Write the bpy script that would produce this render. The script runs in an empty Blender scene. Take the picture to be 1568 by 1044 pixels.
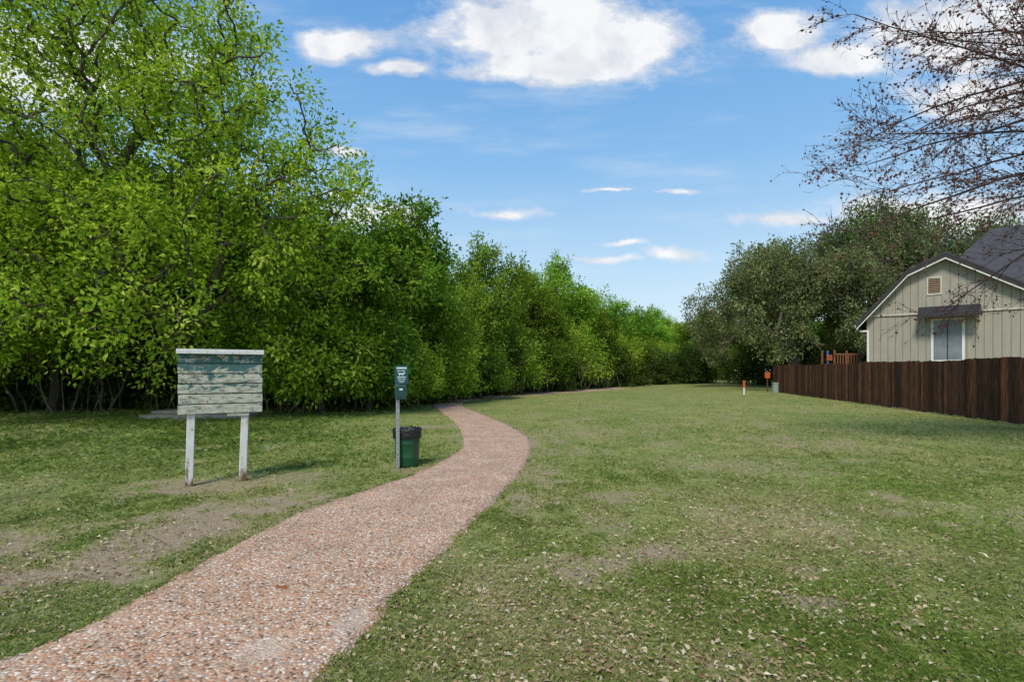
import bpy, math, numpy as np
from mathutils import Vector
scene=bpy.context.scene
R=math.radians

# ------------------------------------------------------------ helpers
def link(o): scene.collection.objects.link(o); return o
def build_mesh(name, V, groups, mats, smooth=False):
    """groups: list of (faces ndarray (n,k), mat index, rnd array or None)"""
    me=bpy.data.meshes.new(name)
    V=np.asarray(V,dtype=np.float32)
    me.vertices.add(len(V)); me.vertices.foreach_set('co',V.ravel())
    groups=[g for g in groups if len(g[0])]
    nl=sum(g[0].size for g in groups); nf=sum(len(g[0]) for g in groups)
    me.loops.add(nl); me.polygons.add(nf)
    me.loops.foreach_set('vertex_index',np.concatenate([g[0].ravel() for g in groups]).astype(np.int32))
    tot=np.concatenate([np.full(len(g[0]),g[0].shape[1]) for g in groups])
    st=np.concatenate([[0],np.cumsum(tot)[:-1]]).astype(np.int32)
    me.polygons.foreach_set('loop_start',st)
    me.polygons.foreach_set('material_index',np.concatenate([np.full(len(g[0]),g[1]) for g in groups]).astype(np.int32))
    me.polygons.foreach_set('use_smooth',np.full(nf,smooth))
    for m in mats: me.materials.append(m)
    a=me.attributes.new('rnd','FLOAT','FACE')
    a.data.foreach_set('value',np.concatenate([(g[2] if g[2] is not None else np.full(len(g[0]),.5)) for g in groups]).astype(np.float32))
    me.update(calc_edges=True)
    return me
def add_obj(name,me,loc=(0,0,0),rotz=0,scale=(1,1,1),parent=None):
    o=bpy.data.objects.new(name,me); link(o)
    o.location=loc; o.rotation_euler=(0,0,rotz); o.scale=scale
    if parent: o.parent=parent
    return o
def empty(name,loc=(0,0,0),rotz=0):
    o=bpy.data.objects.new(name,None); link(o); o.location=loc; o.rotation_euler=(0,0,rotz); o.empty_display_size=.2
    return o

class VN:
    def __init__(s,seed):
        s.t=np.random.default_rng(seed).random((256,256))
    def n(s,x,y):
        xi=np.floor(x).astype(int); yi=np.floor(y).astype(int); fx=x-xi; fy=y-yi
        fx=fx*fx*(3-2*fx); fy=fy*fy*(3-2*fy)
        a=s.t[xi%256,yi%256]; b=s.t[(xi+1)%256,yi%256]; c=s.t[xi%256,(yi+1)%256]; d=s.t[(xi+1)%256,(yi+1)%256]
        return (a*(1-fx)+b*fx)*(1-fy)+(c*(1-fx)+d*fx)*fy
    def fbm(s,x,y,o=4):
        r=0;A=.5;tot=0
        for i in range(o):
            r=r+A*s.n(x*2**i+17.3*i,y*2**i+5.1*i); tot+=A; A*=.55
        return r/tot

# ------------------------------------------------------------ material helpers
def newmat(name):
    m=bpy.data.materials.new(name); m.use_nodes=True
    nt=m.node_tree; nt.nodes.clear()
    return m,nt,nt.nodes,nt.links
def N(nt,t,**k):
    n=nt.nodes.new(t)
    for a,b in k.items(): setattr(n,a,b)
    return n
def ramp(nt,fac,stops,interp='LINEAR'):
    r=nt.nodes.new('ShaderNodeValToRGB'); r.color_ramp.interpolation=interp
    e=r.color_ramp.elements
    while len(e)<len(stops): e.new(.5)
    for i,(p,c) in enumerate(stops):
        e[i].position=p; e[i].color=(c[0],c[1],c[2],1) if not isinstance(c,(int,float)) else (c,c,c,1)
    if fac is not None: nt.links.new(fac,r.inputs[0])
    return r.outputs[0]
def noise(nt,vec,scale,detail=4,rough=.55,dist=0):
    n=nt.nodes.new('ShaderNodeTexNoise'); n.inputs['Scale'].default_value=scale; n.inputs['Detail'].default_value=detail
    n.inputs['Roughness'].default_value=rough; n.inputs['Distortion'].default_value=dist
    if vec is not None: nt.links.new(vec,n.inputs['Vector'])
    return n.outputs['Fac']
def mixc(nt,f,a,b,mode='MIX'):
    n=nt.nodes.new('ShaderNodeMix'); n.data_type='RGBA'; n.blend_type=mode
    for s,v in ((0,f),(6,a),(7,b)):
        if isinstance(v,(int,float)): n.inputs[s].default_value=v
        elif isinstance(v,tuple): n.inputs[s].default_value=(v[0],v[1],v[2],1)
        else: nt.links.new(v,n.inputs[s])
    return n.outputs[2]
def math_(nt,op,a,b=None,c=None,clamp=False):
    n=nt.nodes.new('ShaderNodeMath'); n.operation=op; n.use_clamp=clamp
    for i,v in enumerate((a,b,c)):
        if v is None: continue
        if isinstance(v,(int,float)): n.inputs[i].default_value=v
        else: nt.links.new(v,n.inputs[i])
    return n.outputs[0]
def objco(nt,scale=None):
    t=nt.nodes.new('ShaderNodeTexCoord')
    if scale is None: return t.outputs['Object']
    m=nt.nodes.new('ShaderNodeMapping'); m.inputs['Scale'].default_value=scale
    nt.links.new(t.outputs['Object'],m.inputs[0]); return m.outputs[0]
def attr(nt,name):
    a=nt.nodes.new('ShaderNodeAttribute'); a.attribute_name=name; return a.outputs['Fac']
def finish(nt,col,rough=.8,bump=None,bstr=.3,bdist=.01,spec=.3,metal=0):
    b=nt.nodes.new('ShaderNodeBsdfPrincipled'); o=nt.nodes.new('ShaderNodeOutputMaterial')
    if isinstance(col,tuple): b.inputs['Base Color'].default_value=(*col,1)
    else: nt.links.new(col,b.inputs['Base Color'])
    if isinstance(rough,(int,float)): b.inputs['Roughness'].default_value=rough
    else: nt.links.new(rough,b.inputs['Roughness'])
    b.inputs['Specular IOR Level'].default_value=spec; b.inputs['Metallic'].default_value=metal
    if bump is not None:
        bn=nt.nodes.new('ShaderNodeBump'); bn.inputs['Strength'].default_value=bstr; bn.inputs['Distance'].default_value=bdist
        nt.links.new(bump,bn.inputs['Height']); nt.links.new(bn.outputs[0],b.inputs['Normal'])
    nt.links.new(b.outputs[0],o.inputs[0])
def simple(name,c1,c2=None,scale=8,rough=.7,spec=.3,bump=.15,metal=0):
    m,nt,_,_=newmat(name); v=objco(nt)
    c2=c2 or tuple(x*.75 for x in c1)
    n=noise(nt,v,scale,6,.6)
    finish(nt,ramp(nt,n,[(.3,c2),(.7,c1)]),rough,n,bump,.01,spec,metal)
    return m
def leafmat(name,stops,trans=.45,objvar=.25,huevar=.035):
    m,nt,_,_=newmat(name)
    col=ramp(nt,attr(nt,'rnd'),stops)
    oi=nt.nodes.new('ShaderNodeObjectInfo')
    h=nt.nodes.new('ShaderNodeHueSaturation')
    nt.links.new(math_(nt,'MULTIPLY_ADD',oi.outputs['Random'],-huevar,.5+huevar*.5),h.inputs['Hue'])
    nt.links.new(math_(nt,'MULTIPLY_ADD',math_(nt,'FRACT',math_(nt,'MULTIPLY',oi.outputs['Random'],7.3)),objvar*2,1-objvar),h.inputs['Value'])
    nt.links.new(col,h.inputs['Color']); col=h.outputs[0]
    d=nt.nodes.new('ShaderNodeBsdfDiffuse'); t=nt.nodes.new('ShaderNodeBsdfTranslucent')
    nt.links.new(col,d.inputs[0])
    tc=mixc(nt,1.0,col,(1.25,1.15,.6),'MULTIPLY'); nt.links.new(tc,t.inputs[0])
    ms=nt.nodes.new('ShaderNodeMixShader'); ms.inputs[0].default_value=trans
    nt.links.new(d.outputs[0],ms.inputs[1]); nt.links.new(t.outputs[0],ms.inputs[2])
    o=nt.nodes.new('ShaderNodeOutputMaterial'); nt.links.new(ms.outputs[0],o.inputs[0])
    return m

# ------------------------------------------------------------ camera
cam=bpy.data.cameras.new('camera'); co=link(bpy.data.objects.new('camera',cam))
cam.lens=18; cam.sensor_width=36; cam.shift_y=46/1568; cam.clip_end=3000; cam.clip_start=.05
co.location=(0,0,1.5); co.rotation_euler=(R(90),0,0); scene.camera=co
scene.view_settings.view_transform='Standard'; scene.view_settings.look='None'; scene.view_settings.exposure=0

# ------------------------------------------------------------ world / sun
w=bpy.data.worlds.new('World'); scene.world=w; w.use_nodes=True
nt=w.node_tree; nt.nodes.clear()
SUN_EL=52; SUN_AZ=203   # azimuth measured clockwise from +Y
sky=N(nt,'ShaderNodeTexSky',sky_type='NISHITA',sun_disc=False)
sky.sun_elevation=R(SUN_EL); sky.sun_rotation=R(SUN_AZ); sky.air_density=1.0; sky.dust_density=.6; sky.ozone_density=2.0
bg=N(nt,'ShaderNodeBackground'); bg.inputs[1].default_value=.15
nt.links.new(sky.outputs[0],bg.inputs[0])
tc=N(nt,'ShaderNodeTexCoord'); sp=N(nt,'ShaderNodeSeparateXYZ'); nt.links.new(tc.outputs['Generated'],sp.inputs[0])
ay=math_(nt,'MAXIMUM',math_(nt,'ABSOLUTE',sp.outputs[1]),.12)
p=math_(nt,'DIVIDE',sp.outputs[0],ay); q=math_(nt,'DIVIDE',sp.outputs[2],ay)
cb=N(nt,'ShaderNodeCombineXYZ'); nt.links.new(p,cb.inputs[0]); nt.links.new(q,cb.inputs[1])
P=cb.outputs[0]
def vm(op,a,b):
    n=N(nt,'ShaderNodeVectorMath',operation=op)
    for i,v in enumerate((a,b)):
        if v is None: continue
        if isinstance(v,tuple): n.inputs[i].default_value=v
        else: nt.links.new(v,n.inputs[i])
    return n
nz=N(nt,'ShaderNodeTexNoise'); nz.inputs['Scale'].default_value=5; nz.inputs['Detail'].default_value=5; nz.inputs['Roughness'].default_value=.6; nt.links.new(P,nz.inputs['Vector'])
off=vm('SUBTRACT',nz.outputs['Color'],(.5,.5,.5)).outputs[0]
off=vm('MULTIPLY',off,(.16,.06,0)).outputs[0]
Pw=vm('ADD',P,off).outputs[0]
clouds=[(.06,.67,.24,.085),(.22,.645,.14,.065),(.10,.60,.23,.040),
 (-.33,.64,.09,.034),(-.22,.595,.11,.022),(.51,.665,.10,.050),
 (.64,.61,.13,.036),(.93,.66,.24,.09),(.90,.53,.16,.045),
 (-.01,.308,.11,.017),(.175,.355,.05,.006),(.33,.355,.075,.008),(.31,.226,.085,.022),
 (.20,.247,.06,.010),(.19,.213,.085,.012),(-.27,.30,.10,.03),(-.33,.345,.06,.015),(-.34,.43,.06,.016),(.55,.295,.15,.022),
 (.85,.30,.25,.05),(-.95,.60,.35,.10),(-1.5,.5,.3,.12),(1.6,.5,.4,.15)]
cur=None
for (cx,cy,a,b) in clouds:
    s=vm('SUBTRACT',Pw,(cx,cy,0)).outputs[0]
    s=vm('MULTIPLY',s,(1/a,1/b,0)).outputs[0]
    ln=N(nt,'ShaderNodeVectorMath',operation='LENGTH'); nt.links.new(s,ln.inputs[0])
    lv_=ln.outputs['Value']
    if b<.03: lv_=math_(nt,'ADD',lv_,.34)
    cur=lv_ if cur is None else math_(nt,'SMOOTH_MIN',cur,lv_,.25)
n2=noise(nt,vm('MULTIPLY',P,(.7,1.3,1)).outputs[0],17,6,.66)
dn=math_(nt,'ADD',cur,math_(nt,'MULTIPLY',math_(nt,'SUBTRACT',n2,.5),1.35))
mr=N(nt,'ShaderNodeMapRange',interpolation_type='SMOOTHSTEP'); nt.links.new(dn,mr.inputs[0])
mr.inputs[1].default_value=1.28; mr.inputs[2].default_value=.58; mr.inputs[3].default_value=0; mr.inputs[4].default_value=.98
st=vm('MULTIPLY',P,(1.2,6,1)).outputs[0]
wis=noise(nt,st,2.4,5,.6)
mw=N(nt,'ShaderNodeMapRange',interpolation_type='SMOOTHSTEP'); nt.links.new(wis,mw.inputs[0])
mw.inputs[1].default_value=.46; mw.inputs[2].default_value=.85; mw.inputs[4].default_value=.5
hz=N(nt,'ShaderNodeMapRange'); nt.links.new(sp.outputs[2],hz.inputs[0])
hz.inputs[1].default_value=.62; hz.inputs[2].default_value=0; hz.inputs[3].default_value=0; hz.inputs[4].default_value=1
hcol0=ramp(nt,hz.outputs[0],[(0,(.12,.37,.80)),(.4,(.27,.56,.92)),(.7,(.54,.77,.96)),(1,(.84,.91,.95))])
hcol0=mixc(nt,mw.outputs[0],hcol0,(.85,.92,.98))
al=math_(nt,'MAXIMUM',mr.outputs[0],.80)
n3=noise(nt,Pw,8,4,.6)
ccol=ramp(nt,n3,[(.34,(.72,.76,.83)),(.56,(.97,.97,.98))])
hcol=mixc(nt,mr.outputs[0],hcol0,ccol)
bg2=N(nt,'ShaderNodeBackground'); bg2.inputs[1].default_value=1.0; nt.links.new(hcol,bg2.inputs[0])
mx=N(nt,'ShaderNodeMixShader'); nt.links.new(al,mx.inputs[0]); nt.links.new(bg.outputs[0],mx.inputs[1]); nt.links.new(bg2.outputs[0],mx.inputs[2])
wo=N(nt,'ShaderNodeOutputWorld'); nt.links.new(mx.outputs[0],wo.inputs[0])

sl=bpy.data.lights.new('sun','SUN'); sl.energy=3.5; sl.angle=R(14); sl.color=(1,.94,.83)
so=link(bpy.data.objects.new('sun',sl))
az=R(SUN_AZ); el=R(SUN_EL)
d=Vector((math.sin(az)*math.cos(el),math.cos(az)*math.cos(el),math.sin(el)))
so.rotation_euler=d.to_track_quat('Z','Y').to_euler(); so.location=d*50

# ------------------------------------------------------------ path edges
Ledge=np.array([(-9,0.2),(-5.2,1.55),(-3.5,2.2),(-2.75,2.55),(-2.50,3.05),(-2.42,3.83),(-2.33,4.76),(-2.13,5.68),(-1.73,6.64),(-1.38,7.49),(-1.07,8.91),(-.97,10.05),(-1.175,12.1),(-1.73,15.3),(-2.8,19.6),(-3.6,23.3),(-3.3,26.7),(-1.7,30.2),(.69,33.6),(4.3,39.2),(9,46)])
Redge=np.array([(-5.5,-.6),(-2.6,.5),(-1.5,1.4),(-1.1,2.0),(-.83,2.89),(-.73,3.49),(-.563,4.245),(-.357,5.18),(-.112,6.29),(.158,7.74),(.344,9.64),(.353,11.53),(-.07,14.0),(-.985,17.55),(-2.05,21.6),(-2.25,25.4),(-.9,28.4),(1.3,31.4),(5.2,37),(10,43.7)])
def catmull(Pn,n):
    Pn=np.vstack([2*Pn[0]-Pn[1],Pn,2*Pn[-1]-Pn[-2]]); out=[]
    m=len(Pn)-3
    for t in np.linspace(0,m-1e-6,n):
        i=int(t); f=t-i; a,b,c,dd=Pn[i:i+4]
        out.append(.5*((2*b)+(-a+c)*f+(2*a-5*b+4*c-dd)*f*f+(-a+3*b-3*c+dd)*f**3))
    return np.array(out)
LE=catmull(Ledge,500); RE=catmull(Redge,500)
def XL(y): return np.interp(y,LE[:,1],LE[:,0])
def XR(y): return np.interp(y,RE[:,1],RE[:,0])
def pathdist(x,y):  # >0 outside
    return np.maximum(XL(y)-x,x-XR(y))

# ------------------------------------------------------------ ground fields
vn=VN(3); vn2=VN(8)
blobs=[(-3.8,3.7,1.0,.6,1.0),(-3.25,4.8,.65,.9,1.0),(-2.75,5.8,.5,.7,.9),(-4.6,4.3,1.2,.7,.8),(-3.2,7.2,.8,.5,.5),(-4.0,6.6,.8,.4,.7),
 (.59,3.96,.34,.28,.7),(1.2,4.25,.5,.2,.75),(1.46,2.85,.22,.22,.9),(2.0,3.35,.36,.18,.85),(1.05,9.6,.7,.5,.6),(1.2,6.1,.5,.3,.6),(.2,5.9,.2,.5,.75),
 (1.0,5.0,.3,.4,.5),(2.7,5.4,1.0,.5,.5),(.5,7.6,.3,.9,.5),(2.2,12.5,1.6,1.0,.4),(3.6,8,1.5,.7,.4),(-1.6,8.0,.3,.4,.6),(3.1,2.9,.5,.2,.5),(5.2,5.0,1.0,.5,.45)]
def dirtf(x,y):
    n=vn.fbm(x*1.3,y*1.3,5); m=vn2.fbm(x*.35+9,y*.35,4); e=vn2.fbm(x*4,y*4,4)
    b=np.zeros_like(x)
    for (cx,cy,a,c,s) in blobs:
        r=np.sqrt(((x-cx)/a)**2+((y-cy)/c)**2)+(n-.5)*2.0+(e-.5)*2.2
        b=np.maximum(b,s*np.clip((1.5-r)*.8,0,1))
    g=np.clip((n-.50)*3,0,1)*np.clip((m-.36)*4,0,1)*.75*np.clip(1.5-y/30,0,1)*(.6+.8*e)
    pd=pathdist(x,y)
    edge=np.clip(1-pd/.25,0,1)*.35*(pd>0)
    return np.clip(np.maximum(b,g)+edge*(e>.45),0,1)
def lushf(x,y):   # greener, longer grass under left trees
    n=vn.fbm(x*.4,y*.4,3)
    return np.clip((-x-2.2+(n-.5)*4)/3,0,1)*np.clip((y-7.2+(n-.5)*4)/3,0,1)

# ground sheet
xs=np.concatenate([-np.geomspace(900,14,26),np.linspace(-13.6,13.6,341),np.geomspace(14,900,26)])
ys=np.concatenate([[-900,-300,-100,-30,-10,-4],np.linspace(-2,16,226),np.geomspace(16.2,60,90),np.geomspace(63,1500,16)])
GX,GY=np.meshgrid(xs,ys); nx=len(xs); ny=len(ys)
D=dirtf(GX,GY); L=lushf(GX,GY)
Z=np.where((GY>-1)&(GY<40)&(abs(GX)<20),(vn2.fbm(GX*2,GY*2,3)-.5)*.02-D*.008,0)
Z=np.where(pathdist(GX,GY)<.12,np.minimum(Z,-.003),Z)
V=np.stack([GX,GY,Z],-1).reshape(-1,3)
i=np.arange(nx*ny).reshape(ny,nx)
F=np.stack([i[:-1,:-1],i[:-1,1:],i[1:,1:],i[1:,:-1]],-1).reshape(-1,4)
m,nt,_,_=newmat('lawn_soil'); oc=objco(nt)
nf=noise(nt,oc,9,7,.7); nm=noise(nt,oc,1.3,6,.6); nl=noise(nt,oc,.22,4,.55); nff=noise(nt,oc,60,6,.75)
gcol=ramp(nt,nf,[(.3,(.12,.135,.042)),(.5,(.215,.235,.082)),(.68,(.30,.305,.13)),(.85,(.39,.355,.20))])
gc2=ramp(nt,nm,[(.35,(.78,.87,.72)),(.65,(1.25,1.1,1.12))]); gcol=mixc(nt,1.0,gcol,gc2,'MULTIPLY')
gc3=ramp(nt,nl,[(.35,(.85,.95,.8)),(.65,(1.15,1.05,1.1))]); gcol=mixc(nt,1.0,gcol,gc3,'MULTIPLY')
lush=mixc(nt,nf,(.085,.15,.025),(.18,.285,.055)); gcol=mixc(nt,attr(nt,'lush'),gcol,lush)
dcol=ramp(nt,nff,[(.3,(.18,.13,.083)),(.5,(.31,.235,.155)),(.72,(.46,.37,.26))])
dm=math_(nt,'MULTIPLY',attr(nt,'dirt'),1.3); dm=math_(nt,'ADD',dm,math_(nt,'MULTIPLY',math_(nt,'SUBTRACT',nf,.55),1.7),clamp=True)
dm=math_(nt,'MULTIPLY',dm,math_(nt,'MULTIPLY',attr(nt,'dirt'),3,clamp=True))
finish(nt,mixc(nt,dm,gcol,dcol),.95,nff,.6,.02,.05)
me=build_mesh('ground',V,[(F,0,None)],[m],True)
a=me.attributes.new('dirt','FLOAT','POINT'); a.data.foreach_set('value',D.ravel().astype(np.float32))
a=me.attributes.new('lush','FLOAT','POINT'); a.data.foreach_set('value',L.ravel().astype(np.float32))
add_obj('ground',me)

# path
K=14; jit=VN(21)
lv=[]
for k in range(K+1):
    t=k/K; pt=LE*(1-t)+RE*t
    ed=.035*(jit.fbm(pt[:,1]*3+k*0,pt[:,1]*0+k*7.,4)-.5)*2 if k in(0,K) else 0
    x=pt[:,0]+ed; z=np.full(500,.014+.012*math.sin(math.pi*t)**.5)
    lv.append(np.stack([x,pt[:,1],z],-1))
lv.insert(0,lv[0]*[1,1,0]+[-.01,0,-.04]); lv.append(lv[-1]*[1,1,0]+[.01,0,-.04])
V=np.stack(lv,1).reshape(-1,3); n=K+3
i=np.arange(500*n).reshape(500,n)
F=np.stack([i[:-1,:-1],i[:-1,1:],i[1:,1:],i[1:,:-1]],-1).reshape(-1,4)
m,nt,_,_=newmat('exposed_aggregate'); oc=objco(nt)
vo=N(nt,'ShaderNodeTexVoronoi'); vo.inputs['Scale'].default_value=58; nt.links.new(oc,vo.inputs['Vector'])
sc=N(nt,'ShaderNodeSeparateColor'); nt.links.new(vo.outputs['Color'],sc.inputs[0])
peb=ramp(nt,sc.outputs[0],[(0,(.19,.09,.055)),(.12,(.52,.225,.11)),(.28,(.56,.34,.215)),(.50,(.45,.28,.19)),(.64,(.61,.42,.29)),(.78,(.70,.57,.45)),(.89,(.32,.28,.25)),(.95,(.80,.75,.65))],'CONSTANT')
gap=ramp(nt,vo.outputs['Distance'],[(.42,0.),(.75,1.)])
mort=noise(nt,oc,2.2,5,.6)
col=mixc(nt,gap,peb,(.37,.25,.175))
pat=ramp(nt,mort,[(.35,(.88,.86,.82)),(.65,(1.12,1.1,1.08))]); col=mixc(nt,1.0,col,pat,'MULTIPLY')
def spot(cx,cy,a,b,lo,hi):
    s=N(nt,'ShaderNodeVectorMath',operation='SUBTRACT'); s.inputs[1].default_value=(cx,cy,0); nt.links.new(oc,s.inputs[0])
    q=N(nt,'ShaderNodeVectorMath',operation='MULTIPLY'); q.inputs[1].default_value=(1/a,1/b,0); nt.links.new(s.outputs[0],q.inputs[0])
    l=N(nt,'ShaderNodeVectorMath',operation='LENGTH'); nt.links.new(q.outputs[0],l.inputs[0])
    e=math_(nt,'ADD',l.outputs['Value'],math_(nt,'MULTIPLY',math_(nt,'SUBTRACT',noise(nt,oc,14,4),.5),1.1))
    r=N(nt,'ShaderNodeMapRange'); nt.links.new(e,r.inputs[0]); r.inputs[1].default_value=hi; r.inputs[2].default_value=lo; return r.outputs[0]
col=mixc(nt,math_(nt,'MULTIPLY',spot(-1.32,2.72,.16,.13,.5,1.2),.55),col,(.58,.45,.34))
col=mixc(nt,math_(nt,'MULTIPLY',spot(-.95,3.0,.10,.25,.4,1.2),.4),col,(.52,.43,.36))
col=mixc(nt,spot(-1.57,3.5,.055,.03,.7,1.0),col,(.30,.11,.03))
bh=math_(nt,'SUBTRACT',1.0,vo.outputs['Distance'])
finish(nt,col,.75,bh,.7,.012,.2)
add_obj('path',build_mesh('path',V,[(F,0,None)],[m],True))

# ------------------------------------------------------------ grass blades
def blades(rng,x,y,h,wd,lean):
    n=len(x); a=rng.random(n)*2*np.pi; b=rng.random(n)*2*np.pi
    lx=np.cos(b)*lean*h; ly=np.sin(b)*lean*h
    v0=np.stack([x+np.cos(a)*wd,y+np.sin(a)*wd,np.full(n,-.004)],-1)
    v1=np.stack([x-np.cos(a)*wd,y-np.sin(a)*wd,np.full(n,-.004)],-1)
    v2=np.stack([x+lx*.35+np.cos(a)*wd*.8,y+ly*.35+np.sin(a)*wd*.8,h*.6],-1)
    v3=np.stack([x+lx,y+ly,h*np.sqrt(np.clip(1.1-lean**2*.35,.2,1))],-1)
    return np.stack([v0,v1,v3,v2],1).reshape(-1,3)
rng=np.random.default_rng(11)
n=640000
u=rng.random(n); dmin,dmax=1.7,48
y=1/(1/dmin-u*(1/dmin-1/dmax)); x=(rng.random(n)*2-1)*(1.14*y+.6)
D=dirtf(x,y); L=lushf(x,y); pd=pathdist(x,y)
clump=vn.fbm(x*5,y*5,3)
keep=(pd>-.025)&(rng.random(n)>np.clip(D*1.15,0,.93))&(rng.random(n)<np.clip(.35+(clump-.35)*3,.15,1))&~((x>13.5)&(y>12)&(x>14+4.8*(y-14)/22.75))
x,y,D,L,clump=x[keep],y[keep],D[keep],L[keep],clump[keep]; n=len(x)
h=(.014+.024*rng.random(n))*(.6+clump)*(1+L*1.7)*(1-.4*D)+.0006*y
wd=.0016+.0008*rng.random(n)+.00030*y
V=blades(rng,x,y,h,wd,.5+rng.random(n)*1.4)
gm,nt,_,_=newmat('grass_blade')
c=ramp(nt,attr(nt,'rnd'),[(0,(.12,.17,.035)),(.35,(.235,.29,.075)),(.7,(.37,.395,.14)),(.9,(.48,.455,.22)),(1,(.60,.52,.34))])
oc=objco(nt); c=mixc(nt,1.0,c,ramp(nt,noise(nt,oc,.5,3),[(.35,(.87,.98,.72)),(.65,(1.15,1.02,1.2))]),'MULTIPLY')
df=N(nt,'ShaderNodeBsdfDiffuse'); tr=N(nt,'ShaderNodeBsdfTranslucent'); ms=N(nt,'ShaderNodeMixShader'); ms.inputs[0].default_value=.4
nt.links.new(c,df.inputs[0]); nt.links.new(c,tr.inputs[0]); nt.links.new(df.outputs[0],ms.inputs[1]); nt.links.new(tr.outputs[0],ms.inputs[2])
oo=N(nt,'ShaderNodeOutputMaterial'); nt.links.new(ms.outputs[0],oo.inputs[0])
rnd=np.clip(rng.normal(.48,.24,n)+(vn.fbm(x*.7,y*.7,3)-.5)*1.0-L*.25+D*.35,0,1)
add_obj('grass',build_mesh('grass',V,[(np.arange(n*4).reshape(-1,4),0,rnd)],[gm]))

# fallen leaves
rng=np.random.default_rng(5); n=52000
u=rng.random(n); y=1/(1/1.7-u*(1/1.7-1/26)); x=(rng.random(n)*2-1)*(1.1*y+.4)
pr=np.clip((vn2.fbm(x*.8,y*.8,4)-.42)*2.8,0.06,1)*np.where(x>0,.9,.45)*(.3+1.4*vn.fbm(x*4,y*4,3))
for cx,cy,a,s in[(-.25,3.1,.7,1.1),(.3,2.4,.6,.8),(2.6,5.3,1.3,.9),(1.3,2.6,.8,.4),(2.4,4.4,1,.5),(-3.2,4.6,.8,.5),(-3.6,3.4,.8,.3)]:
    pr+=s*np.exp(-(((x-cx)/a)**2+((y-cy)/a)**2))
pdd=pathdist(x,y); pr=np.where(pdd<0,.02,pr)
k=rng.random(n)<pr*.75; x,y,pdd=x[k],y[k],pdd[k]; n=len(x)
def leafquads(rng,P,dirv,nor,Ln,Wd,fold=.25):
    dirv=dirv/np.linalg.norm(dirv,axis=1,keepdims=True)
    side=np.cross(dirv,nor); side/=np.linalg.norm(side,axis=1,keepdims=True)+1e-9
    up=np.cross(side,dirv)
    Ln=Ln[:,None]; Wd=Wd[:,None]
    a=P; b=P+dirv*Ln*.45+side*Wd*.5+up*Wd*fold; c=P+dirv*Ln-up*Ln*.12; e=P+dirv*Ln*.45-side*Wd*.5+up*Wd*fold
    return np.stack([a,b,c,e],1).reshape(-1,3)
ang=rng.random(n)*6.283
dv=np.stack([np.cos(ang),np.sin(ang),rng.normal(0,.3,n)],-1); nv=np.stack([rng.normal(0,.45,n),rng.normal(0,.45,n),np.ones(n)],-1)
sz=(.017+.030*rng.random(n)**1.3)*(1+.02*y)
Pz=np.where(pdd<0,.03,.010+.018*rng.random(n))
V=leafquads(rng,np.stack([x,y,Pz],-1),dv,nv,sz,sz*.52)
m,nt,_,_=newmat('dry_leaf')
finish(nt,ramp(nt,attr(nt,'rnd'),[(0,(.17,.10,.05)),(.4,(.33,.235,.125)),(.75,(.47,.38,.23)),(1,(.56,.51,.36))]),.8)
add_obj('fallen_leaves',build_mesh('fallen_leaves',V,[(np.arange(n*4).reshape(-1,4),0,rng.random(n))],[m]))

# ------------------------------------------------------------ trees
bark,nt,_,_=newmat('bark'); v=objco(nt,(6,6,1.5)); b=noise(nt,v,4,6,.7)
finish(nt,ramp(nt,b,[(.3,(.045,.036,.03)),(.7,(.14,.115,.095))]),.95,b,.8,.03,.1)
bark2,nt,_,_=newmat('bark_reddish'); b=noise(nt,objco(nt),12,4,.6)
finish(nt,ramp(nt,b,[(.3,(.05,.032,.028)),(.7,(.13,.09,.08))]),.9,None,spec=.1)
def tubes(P0,P1,R0,R1,k=5):
    d=P1-P0; l=np.linalg.norm(d,axis=1,keepdims=True)+1e-9; d=d/l
    ref=np.where(np.abs(d[:,2:3])>.9,np.array([[1.,0,0]]),np.array([[0,0,1.]]))
    s=np.cross(d,ref); s/=np.linalg.norm(s,axis=1,keepdims=True); t=np.cross(s,d)
    out=[]
    for (Pp,Rr) in((P0,R0),(P1,R1)):
        for j in range(k):
            a=2*math.pi*j/k
            out.append(Pp+(s*math.cos(a)+t*math.sin(a))*Rr[:,None])
    V=np.stack(out,1); n=len(P0)
    base=(np.arange(n)*2*k)[:,None]
    F=np.stack([np.stack([base[:,0]+j,base[:,0]+(j+1)%k,base[:,0]+k+(j+1)%k,base[:,0]+k+j],-1) for j in range(k)],1).reshape(-1,4)
    return V.reshape(-1,3),F
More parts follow.
